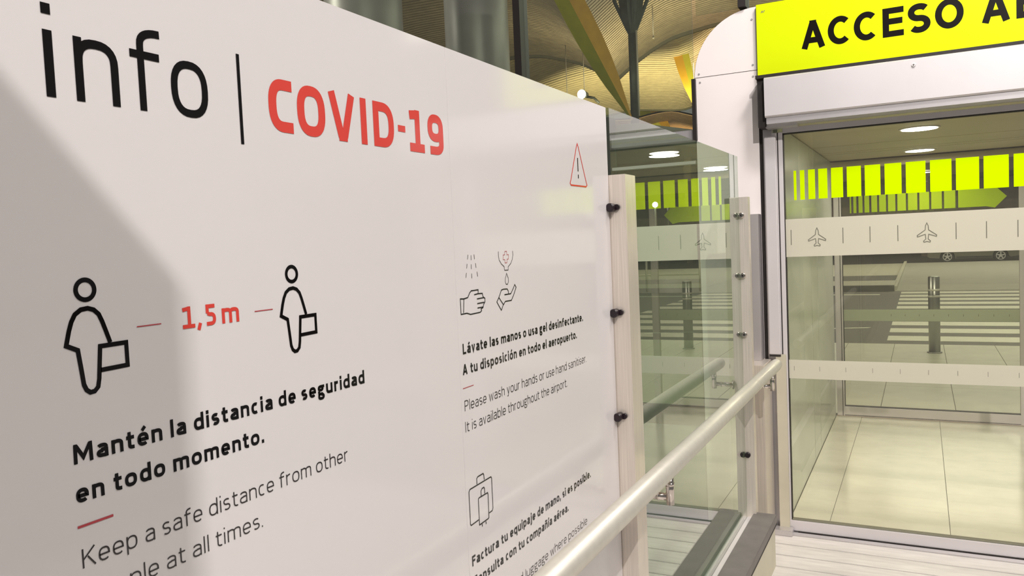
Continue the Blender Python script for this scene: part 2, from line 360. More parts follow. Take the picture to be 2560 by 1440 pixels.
# ================================================================== SETTING: floors
D = 4.363          # plane of the doorway
Y2 = 7.30          # plane of the second door
fl = thing('floor', (0, 2, 0), kind='structure')
box('joint_bed', -3.2, 2.6, -1.5, 4.34, -0.03, -0.006, M['joint'], fl)
k = 0; y = 4.30
pm = None
while y > 1.0:
    y0 = y - 0.142
    o = box('floor_plank', -3.2, 2.6, y0, y - 0.004, -0.03, 0.0, M['planks'], fl, 0.0015)
    y -= 0.146
box('floor_slab', -3.2, 2.6, -1.5, y, -0.03, 0.0, M['planks'], fl)
v2 = thing('floor_vestibule', (0, 5.8, 0), kind='structure')
box('joint_bed', -0.69, 1.42, D - 0.02, Y2 + .06, -0.03, -0.004, M['joint'], v2)
xs = [-0.668, -0.466, 0.116, 0.70, 1.284, 1.40]; ys = [D + .04, 4.93, 5.50, 6.08, 6.66, Y2 - .03]
for i in range(5):
    for j in range(5):
        box('floor_tile', xs[i] + .0015, xs[i + 1] - .0015, ys[j] + .0004, ys[j + 1] - .0004, -0.02, 0.0, M['tile'], v2)
sill = thing('door_threshold', (0, 4.4, 0), 'metal threshold strip with dark guide slot under the nearer glass door', 'threshold')
box('sill_plate', -0.64, 1.35, 4.285, 4.325, -0.002, 0.006, M['alu'], sill)
box('guide_slot', -0.60, 1.35, 4.327, 4.343, -0.004, 0.004, M['rubber'], sill)
box('sill_plate', -0.64, 1.35, 4.345, 4.405, -0.004, 0.004, M['alu'], sill)
sill2 = thing('door_threshold', (0, 7.3, 0), 'bright metal threshold strip under the farther glass door', 'threshold')
box('sill_plate', -0.66, 1.38, 7.24, 7.275, -0.002, 0.008, M['chrome'], sill2)
box('guide_slot', -0.66, 1.38, 7.276, 7.288, -0.002, 0.004, M['rubber'], sill2)

pz = thing('pavement', (0, 9.6, 0), kind='structure')
box('joint_bed', -9, 9, Y2 + .06, 12.05, -0.2, -0.004, M['joint'], pz)
py = [Y2 + .06, 8.80, 10.40, 12.0]
for j in range(3):
    for i in range(-8, 9):
        x0 = -0.34 + i * 0.588
        box('paving_tile', x0 + .003, x0 + .585, py[j] + .002, py[j + 1] - .002, -0.05, 0.0, M['ptile'], pz)
rd = thing('road', (0, 17, 0), kind='structure')
box('asphalt_bed', -40, 40, 12.05, 22.2, -0.3, -0.015, M['asphalt'], rd)
for i in range(10):
    y0 = 12.42 + i * 0.985
    if y0 > 21.9: break
    box('crossing_stripe', -0.45, 3.86, y0, y0 + 0.54, -0.015, -0.008, M['stripe'], rd)
box('lane_line', -30, -0.9, 20.95, 21.1, -0.015, -0.008, M['stripe'], rd)
prism('lane_line', [(-4.2, 9.9 + 3), (-4.1, 9.9 + 3), (-0.74, 14.06), (-0.80, 13.96)], 'z', -0.015, -0.008, M['stripe'], rd)
isl = thing('traffic_island', (0, 24, 0), 'pale paved strip with kerb beyond the zebra crossing', 'paving', kind='structure')
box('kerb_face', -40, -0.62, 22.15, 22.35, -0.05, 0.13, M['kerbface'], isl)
box('kerb_top', -40, -0.62, 22.35, 24.4, -0.05, 0.125, M['kerb'], isl)
box('dark_asphalt', -40, -0.62, 24.4, 29.3, -0.05, -0.01, M['asphalt'], isl)
box('far_strip', -40, -0.62, 29.3, 38.7, -0.05, 0.0, M['kerb'], isl)
for i in range(4):
    box('paving_slab', -0.60 + i * 5.0, 4.39 + i * 5, 22.15, 38.7, -0.05, 0.005, M['island'], isl)
box('kerb_edge', -0.66, -0.56, 22.3, 38.6, -0.05, 0.10, M['kerb'], isl)
box('road_far', -60, 60, 38.7, 80, -0.6, -0.46, M['asphalt'], kind_parent := thing('road_far_lane', (0, 60, -.5), kind='structure'))

# ================================================================== SETTING: facade glazing
fac = thing('window_1', (-1.6, D, 0), kind='structure')
for xc, wd, z0, z1 in ((-2.14, .045, 0, 5.6), (-1.60, .045, 0, 2.30), (-1.087, .02, 2.12, 2.45), (-.82, .04, 2.79, 5.6), (0.6, .045, 2.79, 5.6), (-4.7, .045, 0, 5.6)):
    box('mullion', xc - wd / 2, xc + wd / 2, D - .03, D + .08, z0, z1, M['mullion'], fac)
box('transom', -4.7, -1.092, D, D + .06, 2.125, 2.18, M['alu'], fac)
box('transom_strip', -4.7, -1.092, D - .004, D + .05, 1.995, 2.012, M['alu_l'], fac)
for x0, x1 in ((-4.68, -2.165), (-2.115, -1.625), (-1.575, -1.092)):
    box('glass_pane', x0, x1, D + .012, D + .024, 0.02, 2.12, M['facadeglass'], fac)
for x0, x1 in ((-4.68, -2.165), (-2.115, -1.098), (-1.076, -.842), (-.798, .575)):
    box('glass_pane', x0, x1, D + .03, D + .04, 2.19 if x1 < -1.09 else 2.80, 5.6, M['facadeglass'], fac)
box('facade_band', -4.68, -1.1, D - .004, D + .008, 1.468, 1.665, M['band2'], fac)
box('facade_band', -4.68, -1.1, D - .004, D + .008, 0.826, 0.925, M['band2'], fac)

# ================================================================== vestibule
vl = thing('wall_left', (-0.67, 5.8, 0), kind='structure')
ysp = [4.42, 5.757, 6.11, 7.25]
for i in range(3):
    box('wall_panel', -0.70, -0.67, ysp[i] + .004, ysp[i + 1] - .004, 0.0, 2.17, M['wallpanel'], vl, 0.001)
box('backing', -0.72, -0.702, 4.42, 7.25, 0.0, 2.17, M['rubber'], vl)
vr = thing('wall_right', (1.4, 5.8, 0), kind='structure')
for i in range(3):
    box('wall_panel', 1.41, 1.44, ysp[i] + .004, ysp[i + 1] - .004, 0.0, 2.17, M['wallpanel'], vr, 0.001)
vc = thing('ceiling_vestibule', (0.35, 5.8, 2.175), kind='structure')
cy = [4.44, 5.95, 6.45, 6.60, 7.22]
for i in range(4):
    box('ceiling_panel', -0.70, 1.44, cy[i] + .005, cy[i + 1] - .005, 2.176, 2.20, M['ceil'], vc, 0.002)
box('backing', -0.72, 1.46, 4.44, 7.3, 2.202, 2.25, M['rubber'], vc)
def downlight(y, label):
    t = thing('ceiling_downlight', (0, y, 2.17), label, 'light', 'round downlights in the vestibule ceiling')
    tube('trim_ring', [(0, y, 2.1755), (0, y, 2.171)], [0.112, 0.106], M['alu_l'], t, 32)
    tube('lens', [(0, y, 2.1705), (0, y, 2.1685)], [0.098, 0.096], M['lampglow'], t, 32)
downlight(5.3, 'larger nearer round lit downlight in the vestibule ceiling')
downlight(6.82, 'smaller farther round lit downlight just above the yellow squares')

# ---- sliding doors
def squares(parent, y, edges, z0, z1, m, nm='square_sticker'):
    for a, b in edges: box(nm, a, b, y - .0008, y, z0, z1, m, parent)
def plane_strokes(cx, zt):
    P = [(0, 0), (.006, -.014), (.0075, -.034), (.042, -.060), (.041, -.067), (.0075, -.055), (.005, -.078), (.015, -.088), (.013, -.094), (0, -.090)]
    L = [(cx + a, zt + b) for a, b in P]; Rr = [(cx - a, zt + b) for a, b in P[::-1]][1:]
    return [L + Rr]
d1 = thing('door_1', (0.2, D, 0), kind='structure')
dy0, dy1 = D - .02, D + .02
box('stile', -0.688, -0.661, dy0, dy1, 0.008, 2.118, M['alu_l'], d1, .002)
box('gasket', -0.661, -0.655, dy0 + .004, dy1, 0.008, 2.118, M['rubber'], d1)
box('stile', -0.655, -0.633, dy0, dy1, 0.008, 2.118, M['alu_l'], d1, .002)
box('gasket', -0.633, -0.629, dy0 + .004, dy1, 0.066, 2.11, M['rubber'], d1)
box('stile', 0.98, 1.03, dy0, dy1, 0.008, 2.118, M['alu_l'], d1, .002)
box('bottom_rail', -0.655, 1.0, dy0 - .003, dy1, 0.008, 0.064, M['alu_l'], d1, .002)
box('gasket', -0.629, 0.98, dy0 + .004, dy1, 0.064, 0.068, M['mark'], d1)
box('top_rail', -0.633, 1.0, dy0 + .002, dy1, 2.112, 2.14, M['alu'], d1, .002)
box('gasket', -0.633, 0.98, dy0 + .004, dy1, 2.107, 2.112, M['rubber'], d1)
box('glass_pane', -0.629, 0.98, D - .005, D + .005, 0.068, 2.107, M['glass'], d1)
ed = [(-.584, -.571), (-.553, -.531), (-.513, -.480), (-.464, -.421), (-.403, -.347), (-.329, -.263), (-.246, -.175), (-.156, -.081), (-.062, .024), (.043, .134), (.152, .248), (.266, .367), (.386, .492)]
squares(d1, D - .0056, ed, 1.763, 1.915, M['sticker'])
box('frosted_band', -0.629, 0.98, D - .0068, D - .0056, 1.468, 1.665, M['band'], d1)
box('frosted_band', -0.629, 0.98, D - .0068, D - .0056, 0.826, 0.925, M['band'], d1)
def on_door(y): return lambda a, b: (a, y, b)
for cx in (-.476, .026, .528):
    draw('plane_outline', plane_strokes(cx, 1.614), .0035, M['mark'], d1, on_door(D - .0078))
for i in range(13):
    x = -.603 + .1255 * i
    if min(abs(x - c) for c in (-.476, .026, .528)) > .03:
        draw('tick_mark', [[(x, 1.530), (x, 1.609)]], .0036, M['mark'], d1, on_door(D - .0078))
    draw('tick_mark', [[(x, .868), (x, .892)]], .0016, M['mark'], d1, on_door(D - .0078))
d2 = thing('door_2', (0.04, Y2, 0), kind='structure')
box('stile', -0.66, -0.60, Y2 - .03, Y2 + .03, 0.0, 2.13, M['alu_l'], d2, .003)
box('gasket', -0.617, -0.612, Y2 - .032, Y2 - .03, 0.0, 2.13, M['rubber'], d2)
box('gasket', -0.60, -0.596, Y2 - .02, Y2 + .02, 0.08, 2.11, M['rubber'], d2)
box('stile', 0.68, 0.74, Y2 - .03, Y2 + .03, 0.0, 2.13, M['alu_l'], d2, .003)
box('bottom_rail', -0.60, 0.68, Y2 - .03, Y2 + .03, 0.01, 0.082, M['alu_l'], d2, .003)
box('gasket', -0.60, 0.68, Y2 - .02, Y2 + .02, 0.082, 0.087, M['rubber'], d2)
box('top_rail', -0.70, 1.40, Y2 - .03, Y2 + .03, 2.11, 2.17, M['ceil'], d2, .003)
box('glass_pane', -0.596, 0.68, Y2 - .005, Y2 + .005, 0.087, 2.11, M['glass'], d2)
box('glass_pane', 0.74, 1.40, Y2 - .005, Y2 + .005, 0.02, 2.11, M['glass'], d2)
ed2 = [(-.560, -.548), (-.530, -.506), (-.488, -.456), (-.440, -.402), (-.384, -.338), (-.322, -.268), (-.252, -.194), (-.178, -.112), (-.096, -.024), (-.008, .066), (.082, .162), (.178, .262)]
ed2 = [(a * .95 + .0, b * .95) for a, b in ed2]
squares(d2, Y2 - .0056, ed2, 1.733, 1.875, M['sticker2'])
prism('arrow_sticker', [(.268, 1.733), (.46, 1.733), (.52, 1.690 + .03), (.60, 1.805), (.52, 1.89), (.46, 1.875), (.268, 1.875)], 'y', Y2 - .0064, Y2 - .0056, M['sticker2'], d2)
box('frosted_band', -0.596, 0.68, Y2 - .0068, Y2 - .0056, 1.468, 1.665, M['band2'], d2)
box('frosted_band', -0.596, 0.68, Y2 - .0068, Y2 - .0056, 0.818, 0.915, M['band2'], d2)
for i in range(10):
    x = -.23 + .105 * i
    draw('tick_mark', [[(x, .858), (x, .876)]], .003, M['mark'], d2, on_door(Y2 - .0078))

# ---- portal: white cladding left of the door, lintel case, sign
pc = thing('portal_post', (-0.92, D, 0), 'white enamelled portal post with rounded top corner left of the glass door', 'post')
arc = [(-.742 - .341 * math.sin(a), 2.44 + .343 * math.cos(a)) for a in [PI / 2 * i / 18 for i in range(19)]]
top_poly = [(-.752, 2.783)] + [(-.752 - .331 * math.sin(a) ** 0.95 if a else -.752, 2.458 + .325 * math.cos(a)) for a in [PI / 2 * i / 20 for i in range(1, 21)]] + [(-.752, 2.458)]
prism('corner_plate', top_poly, 'y', D - .006, D + .004, M['enamel'], pc)
box('front_plate', -1.083, -.752, D - .006, D + .004, 0.0, 2.4545, M['enamel'], pc)
rb = [(-.75, 2.787)] + [(-.75 - .337 * math.sin(a) ** 0.95, 2.457 + .330 * math.cos(a)) for a in [PI / 2 * i / 20 for i in range(1, 21)]] + [(-1.087, 0.0), (-.75, 0.0)]
prism('edge_seal', rb, 'y', D + .004, D + .05, M['rubber'], pc)
box('side_return', -1.08, -.76, D + .05, D + .10, 0, 2.45, M['enamel'], pc)
for x, z in ((-.775, 2.72), (-.775, 2.485), (-1.06, 2.475), (-1.055, 2.43), (-.775, 2.425), (-.775, 1.62), (-.77, .99)):
    tube('screw', [(x, D - .0062, z), (x, D - .009, z)], [.006, .0045], M['alu'], pc, 12)
jb = thing('door_jamb', (-0.72, D, 0), 'aluminium door jamb with raised guide cover beside the nearer glass door', 'jamb')
box('shadow_gap', -.750, -.735, D + .0, D + .06, 0.0, 2.40, M['rubber'], jb)
box('jamb_plate', -.735, -.690, D + .002, D + .06, 0.0, 2.15, M['alu'], jb)
box('guide_cover', -.722, -.664, D - .045, D - .022, .955, 2.10, M['alu_l'], jb, .004)
box('kick_plate', -.690, -.640, D - .04, D - .024, 0.03, .955, M['beige'], jb)
box('cover_seal', -.722, -.664, D - .043, D - .024, .945, .955, M['rubber'], jb)
box('foot_plate', -.73, -.62, D - .10, D - .03, 0.0, .03, M['alu'], jb, .003)
st = thing('steel_cladding', (-.76, 4.15, 0), 'brushed steel sheet post below the handrail end beside the door', 'cladding')
box('front_sheet', -.815, -.715, 4.10, 4.33, 0.0, .93, M['steel'], st, .002)
ec = thing('edge_channel', (-.77, 4.25, 0), 'narrow grey metal channel on the white portal post behind the far steel post', 'channel')
box('channel_web', -.792, -.752, 4.26, 4.355, 0.93, 1.70, M['alu'], ec, .002)
lc = thing('door_operator_case', (0.3, 4.3, 2.28), 'long aluminium casing of the automatic door below the yellow sign', 'casing')
prism('front_cover', [(4.20, 2.19), (4.195, 2.375), (4.21, 2.383), (4.35, 2.383), (4.35, 2.185), (4.21, 2.183)], 'x', -.695, 1.4, M['alu_l'], lc)
box('underside', -.69, 1.4, 4.215, 4.34, 2.15, 2.183, M['alu'], lc)
box('end_bracket', -.70, -.55, 4.25, 4.345, 2.135, 2.15, M['alu'], lc)
box('seal_strip', -.735, -.696, 4.24, 4.35, 2.14, 2.395, M['rubber'], lc)
box('top_seal', -.74, 1.4, 4.22, 4.36, 2.384, 2.401, M['rubber'], lc)
tube('screw', [(-.02, 4.196, 2.35), (-.02, 4.190, 2.35)], [.010, .008], M['alu_l'], lc, 16)
tube('screw_socket', [(-.02, 4.1895, 2.35), (-.02, 4.1885, 2.35)], [.004, .004], M['darkcap'], lc, 10)
sg = thing('access_sign', (0, D, 2.59), 'acid yellow sign with black lettering above the glass door', 'sign')
box('sign_sheet', -.746, .70, D - .035, D - .025, 2.402, 2.783, M['sign'], sg)
box('sign_frame', -.745, .70, D - .025, D + .05, 2.404, 2.787, M['mullion'], sg)
def sign_letter(ch, x0, x1, z0=2.522, cap=.138, w=.028):
    hy = w / 2 / cap; sx = 1.0
    for _ in range(4):
        g, W = glyph(ch, hy / sx, hy, 2.0); sx *= (x1 - x0) / (W * cap * sx)
    st_ = [[(x0 + a * cap * sx, z0 + b * cap) for a, b in q] for q in g]
    return draw('letter', st_, w, M['signink'], sg, on_door(D - .0358))
for ch, a, b in (('A', -.527, -.414), ('C', -.401, -.297), ('C', -.281, -.177), ('E', -.152, -.060), ('S', -.042, .054), ('O', .073, .191), ('A', .263, .375), ('E', .399, .492)):
    sign_letter(ch, a, b)
draw('maker_mark', [[(-.722, 2.738), (-.716, 2.748)], [(-.716, 2.738), (-.712, 2.748)], [(-.710, 2.738), (-.703, 2.750)]], .003, M['mark'], sg, on_door(D - .0358))

# ================================================================== guard screen
G = -.777
gs = thing('glass_guard', (G, 3.0, 0), 'glass guard screen with brushed steel posts on a dark capped plinth', 'barrier')
box('glass_sheet', G - .006, G + .006, 2.12, 3.866, 0.22, 1.968, M['guardglass'], gs)
def post(y, dep, xl, xr, z1):
    box('post', xl, G - .0008, y, y + dep, 0.20, z1, M['steel'], gs, .001)
    box('post', G + .0008, xr, y, y + dep, 0.20, z1 + .003, M['steel'], gs, .001)
post(2.096, .088, -.83, -.722, 1.776)
post(3.872, .050, -.838, -.728, 1.772)
box('glass_edge', G - .0065, G + .0065, 3.866, 3.870, 0.22, 1.968, M['facadeglass'], gs)
for z in (1.688, 1.400, 1.116, .529):
    for s in (-1, 1):
        x = G + s * .017
        m1 = M['knob'] if z < 1 else M['chrome']
        c = tube('clamp_knob', [(x, 3.871, z), (x, 3.862, z), (x, 3.859, z)], [.0135, .0135, .011], m1, gs, 20)
        if z > 1: tube('knob_socket', [(x, 3.8592, z), (x, 3.8585, z)], .0045, M['knob'], c, 10)
for z in (1.688, 1.395, 1.102):
    c = tube('clamp_knob', [(G + .016, 2.096, z), (G + .016, 2.072, z), (G + .016, 2.069, z)], [.0115, .0125, .010], M['knob'], gs, 20)
    tube('knob_collar', [(G + .030, 2.095, z + .001), (G + .030, 2.086, z + .001)], .008, M['knob'], c, 14)
box('plinth_cap', -.913, -.832, .2, 3.88, .20, .236, M['darkcap'], gs, .002)
box('channel_lip', -.832, -.806, .2, 3.88, .19, .228, M['alu'], gs, .002)
box('channel_seal', -.806, -.790, .2, 3.88, .18, .212, M['alu_l'], gs)
box('channel_slot', -.790, -.772, .2, 3.88, .18, .205, M['rubber'], gs)
box('channel_lip', -.772, -.742, .2, 3.88, .19, .222, M['alu_l'], gs, .002)
box('plinth_cap', -.742, -.636, .2, 3.90, .20, .240, M['darkcap'], gs, .002)
box('plinth_side', -.900, -.640, .2, 3.86, 0.0, .20, M['beige'], gs)
box('side_seal', -.645, -.636, .2, 3.90, .192, .200, M['rubber'], gs)

# ================================================================== info panel
ip = thing('info_panel', (PX, 1.1, .24), 'white glossy health information board with black and red print', 'board')
box('board_sheet', -.7765, -.770, 1.258, 2.093, .236, 1.965, M['panel'], ip, .0006)
box('board_sheet', -.7765, -.770, -.45, 1.2572, .236, 1.965, M['panel'], ip, .0006)
KQ = .7695 / .85
def Yq(y): return y * KQ
def Zq(z): return 1.6 + (z - 1.6) * KQ
def big(ch, y0, y1, z0, cap, w, material, nm='letter'):
    y0, y1, z0, cap = Yq(y0), Yq(y1), Zq(z0), cap * KQ
    hy = w / 2 / cap; sx = 1.0
    for _ in range(5):
        g, W = glyph(ch, hy / sx, hy, 2.6); sx *= (y1 - y0) / (W * cap * sx)
    return draw(nm, [[(y0 + a * cap * sx, z0 + b * cap) for a, b in q] for q in g], w, material, ip, panel_place)
for ch, a, b, ww in (('i', .5506, .5614, .0098), ('n', .5858, .6414, .0093), ('f', .6581, .7025, .0088), ('o', .7159, .7750, .0092)):
    big(ch, a, b, 1.784, .1004, ww, M['ink'])
draw('divider', [[(Yq(.8317), Zq(1.7574)), (Yq(.8317), Zq(1.8832))]], .0052, M['ink'], ip, panel_place)
for ch, a, b in (('C', .8868, .937), ('O', .9471, 1.0117), ('V', 1.0210, 1.0884), ('I', 1.1031, 1.1195), ('D', 1.1385, 1.1994), ('1', 1.2490, 1.2982), ('9', 1.3116, 1.3674)):
    big(ch, a, b, 1.7825, .079, .0146, M['red'])
draw('hyphen', [[(Yq(1.2124), Zq(1.8215)), (Yq(1.2354), Zq(1.8215))]], .0105, M['red'], ip, panel_place)
W_B, W_L = .0040, .00175
ink_line('text_line', 'Mantén la distancia de seguridad', Yq(.5500), Yq(1.0752), Zq(1.3732), .0224 * KQ, W_B, M['ink'], ip, .15)
ink_line('text_line', 'en todo momento.', Yq(.5496), Yq(.8373), Zq(1.3285), .0224 * KQ, W_B, M['ink'], ip, .15)
ink_line('text_line', 'Keep a safe distance from other', Yq(.5513), Yq(1.0204), Zq(1.2532), .0222 * KQ, W_L, M['greyink'], ip, .15)
ink_line('text_line', 'people at all times.', Yq(.5513), Yq(.8249), Zq(1.2082), .0222 * KQ, W_L, M['greyink'], ip, .15)
ink_line('text_line', 'Lávate las manos o usa gel desinfectante.', Yq(1.404), Yq(2.0641), Zq(1.3745), .0222 * KQ, W_B, M['ink'], ip, .15)
ink_line('text_line', 'A tu disposición en todo el aeropuerto.', Yq(1.400), Yq(2.0150), Zq(1.3315), .0222 * KQ, W_B, M['ink'], ip, .15)
ink_line('text_line', 'Please wash your hands or use hand sanitiser.', Yq(1.401), Yq(2.0781), Zq(1.2556), .0222 * KQ, W_L, M['greyink'], ip, .15)
ink_line('text_line', 'It is available throughout the airport.', Yq(1.400), Yq(1.9366), Zq(1.2110), .0222 * KQ, W_L, M['greyink'], ip, .15)
ink_line('text_line', 'Factura tu equipaje de mano, si es posible.', Yq(1.4017), Yq(2.0775), Zq(.9235), .0222 * KQ, W_B, M['ink'], ip, .15)
ink_line('text_line', 'Consulta con tu compañía aérea.', Yq(1.4017), Yq(1.9119), Zq(.8785), .0222 * KQ, W_B, M['ink'], ip, .15)
ink_line('text_line', 'Check in hand luggage where possible', Yq(1.4017), Yq(2.0377), Zq(.8000), .0222 * KQ, W_L, M['greyink'], ip, .15)
for ch, a, b in (('1', .7094, .7290), (',', .7335, .7400), ('5', .7475, .7640), ('m', .7745, .8048)):
    big(ch, a, b, 1.5085, .0285, .0046, M['red'])
def body(dy):
    P = [(0.548,1.514),(0.5435,1.528),(0.5403,1.5376),(0.537,1.5453),(0.5317,1.5504),(0.5249,1.5526),(0.5172,1.5517),(0.5105,1.5473),(0.5062,1.54),(0.5031,1.5314),(0.499,1.5164),(0.511,1.5105),(0.5132,1.4914),(0.515,1.4742),(0.5175,1.4682),(0.5215,1.4651),(0.5264,1.4655),(0.5306,1.4694),(0.5324,1.4777),(0.536,1.5114),(0.5668,1.5116),(0.5668,1.4869),(0.5348,1.4863)]
    c = E(.5237, 1.5719, .0103, .0103, 0, 360, 36, 2)
    o = draw('person_pictogram', [[(a + dy, b) for a, b in P], [(a + dy, b) for a, b in c]], .0049, M['ink'], ip, panel_place)
body(0); body(.3035)
draw('dash_line', [[(0.5812, 1.5268), (0.6128, 1.5268)]], .0012, M['rose'], ip, panel_place)
draw('dash_line', [[(0.7553, 1.5271), (0.7878, 1.5271)]], .0012, M['rose'], ip, panel_place)
draw('rule_line', [[(0.4967, 1.3297), (0.537, 1.3297)]], .0026, M['rose'], ip, panel_place)
draw('rule_line', [[(1.265, 1.3319), (1.3052, 1.3319)]], .0014, M['rose'], ip, panel_place)
hands = [[(1.2805,1.4741),(1.2839,1.5002),(1.2708,1.5012),(1.2711,1.4719),(1.2927,1.4721),(1.3061,1.4686),(1.3439,1.469),(1.3497,1.4717),(1.3478,1.4752),(1.3558,1.4772),(1.3586,1.483),(1.3647,1.488),(1.3653,1.4946),(1.3578,1.4985),(1.3557,1.5053),(1.3386,1.506),(1.3397,1.5136),(1.3123,1.5134),(1.3067,1.5101),(1.2986,1.5016),(1.2839,1.5002)],[(1.3233,1.505),(1.3386,1.506)],[(1.3333,1.4961),(1.361,1.4966)],[(1.3335,1.4869),(1.3612,1.4872)],[(1.3338,1.4782),(1.3559,1.4783)]]
hand2 = [[(1.4481,1.4954),(1.477,1.4955),(1.4881,1.5047),(1.4967,1.5136),(1.5027,1.5073),(1.4895,1.4916),(1.4782,1.4813),(1.4505,1.4813),(1.4398,1.4736),(1.4317,1.4645),(1.4137,1.4833),(1.4233,1.4916),(1.4356,1.5061),(1.4455,1.5072),(1.4616,1.5066),(1.4662,1.5016),(1.4669,1.4963)],[(1.4233,1.4916),(1.4413,1.4757)]]
spray = [[(1.3065,1.583),(1.3042,1.5741)],[(1.318,1.5816),(1.318,1.5723)],[(1.3294,1.5828),(1.3311,1.5736)],[(1.3018,1.5657),(1.2993,1.5571)],[(1.3172,1.5643),(1.3172,1.5552)],[(1.3341,1.5659),(1.3354,1.5569)],[(1.2977,1.5487),(1.2952,1.5397)],[(1.3171,1.5466),(1.3173,1.5372)],[(1.3382,1.549),(1.3404,1.5396)]]
gel = [[(1.4298,1.5859),(1.4296,1.5762),(1.4317,1.5682),(1.4407,1.5598),(1.4524,1.5535),(1.4536,1.546),(1.4696,1.5457),(1.4703,1.5527),(1.4831,1.5592),(1.4902,1.5671),(1.4945,1.5764),(1.494,1.5853)],[(1.4617,1.5392),(1.4555,1.5291),(1.4543,1.5222),(1.4576,1.5168),(1.4638,1.5163),(1.4688,1.5213),(1.4687,1.5283),(1.4617,1.5392)]]
cross = [[(1.4578,1.5851),(1.4666,1.5852),(1.4664,1.5782),(1.4742,1.578),(1.4733,1.5687),(1.4662,1.5686),(1.4655,1.5611),(1.4568,1.5612),(1.457,1.5681),(1.4493,1.5681),(1.4497,1.5779),(1.4572,1.5782),(1.4578,1.5851)]]
cases = [[(1.301,1.0685),(1.2718,1.0673),(1.2693,1.07),(1.2689,1.1324),(1.2728,1.1367),(1.3561,1.1376),(1.3587,1.134),(1.3589,1.0733),(1.3555,1.069),(1.3428,1.0684)],[(1.3002,1.1387),(1.3003,1.1498),(1.3042,1.1524),(1.3257,1.1529),(1.3282,1.1493),(1.3292,1.1396)],[(1.3028,1.0576),(1.3029,1.109),(1.3059,1.1104),(1.3399,1.1103),(1.3415,1.1065),(1.341,1.0599),(1.338,1.0585),(1.3028,1.0576)],[(1.3143,1.1115),(1.3143,1.1214),(1.3184,1.1249),(1.326,1.1254),(1.3285,1.1218),(1.3286,1.1124)],[(1.313,1.0565),(1.3134,1.0507)],[(1.3281,1.0561),(1.3289,1.0506)]]
draw('washing_hand_pictogram', hands, .0022, M['ink'], ip, panel_place)
draw('open_hand_pictogram', hand2, .0022, M['ink'], ip, panel_place)
draw('water_spray_pictogram', spray, .0015, M['greyink'], ip, panel_place)
draw('gel_bottle_pictogram', gel, .0015, M['greyink'], ip, panel_place)
draw('cross_pictogram', cross, .0011, M['rose'], ip, panel_place)
draw('luggage_pictogram', cases, .0024, M['ink'], ip, panel_place)
tri = [(1.876, 1.846), (1.870, 1.838), (1.826, 1.752), (1.8205, 1.744), (1.826, 1.7395), (1.926, 1.7395), (1.9325, 1.744), (1.927, 1.752), (1.882, 1.838), (1.876, 1.846)]
draw('warning_triangle', [tri], .0036, M['red'], ip, panel_place)
draw('exclamation_mark', [[(1.875, 1.810), (1.875, 1.776)], [(1.8755, 1.768), (1.8755, 1.7585)]], .0048, M['ink'], ip, panel_place)

# ================================================================== handrail
hr = thing('handrail', (-.634, 2.6, .96), 'round steel handrail running past the info board to the door', 'handrail')
RX, RZ, RR = -.634, .960, .0285
tube('rail_tube', [(RX, -.3, RZ), (RX, 3.96, RZ - .003), (RX, 3.985, RZ - .003), (RX, 3.992, RZ - .003)], [RR, RR, RR - .002, RR - .008], M['tube'], hr, 40)
def bracket(y, xw):
    b = tube('bracket', [(RX, y, .852), (RX, y, .937)], .0115, M['chrome'], hr, 24)
    tube('bracket_collar', [(RX, y, .905), (RX, y, .915)], .0128, M['chrome'], b, 24)
    tube('bracket_arm', [(RX - .008, y, .873), (xw, y, .873)], .0105, M['chrome'], b, 24)
    tube('arm_collar', [(RX - .030, y, .873), (RX - .036, y, .873)], .012, M['chrome'], b, 24)
    tube('wall_plate', [(xw, y, .873), (xw - .006, y, .873)], .022, M['chrome'], b, 24)
bracket(2.128, -.7155); bracket(3.855, -.722); bracket(.35, -.7635)

# ================================================================== columns, mast, struts
def column(x, y, r, label):
    t = thing('concourse_column', (x, y, 0), label, 'column', 'fat grey columns behind the info board')
    tube('shaft', [(x, y, 0), (x, y, 9.2)], r, M['column'], t, 64)
    tube('base_collar', [(x, y, 0), (x, y, .25)], r + .03, M['alu'], t, 64)
column(-6.62, 8.78, .519, 'fat round grey column, left of the two behind the info board')
column(-5.84, 10.48, .474, 'fat round grey column, right of the two, next to the dark mullion')
ms = thing('roof_mast', (-6.66, 20.3, 4.6), 'thin grey green steel mast with a flared head under the timber roof', 'mast')
tube('pole', [(-6.66, 20.3, 4.6), (-6.66, 20.3, 7.0)], .105, M['mast'], ms, 24)
tube('pole_pipe', [(-6.50, 20.18, 4.8), (-6.50, 20.18, 7.0)], .022, M['wire'], ms, 10)
tube('head', [(-6.66, 20.3, 6.95), (-6.66, 20.3, 7.15), (-6.66, 20.3, 7.45), (-6.66, 20.3, 8.0), (-6.66, 20.3, 8.7)], [.105, .20, .30, .36, .42], M['mast'], ms, 8, smooth=False)
for a in range(4):
    c, s = math.cos(a * PI / 2 + .4), math.sin(a * PI / 2 + .4)
    tube('head_fin', [(-6.66 + .12 * c, 20.3 + .12 * s, 7.05), (-6.66 + .42 * c, 20.3 + .42 * s, 7.8), (-6.66 + .60 * c, 20.3 + .60 * s, 8.5)], [.03, .05, .06], M['mast'], ms, 6, smooth=False)

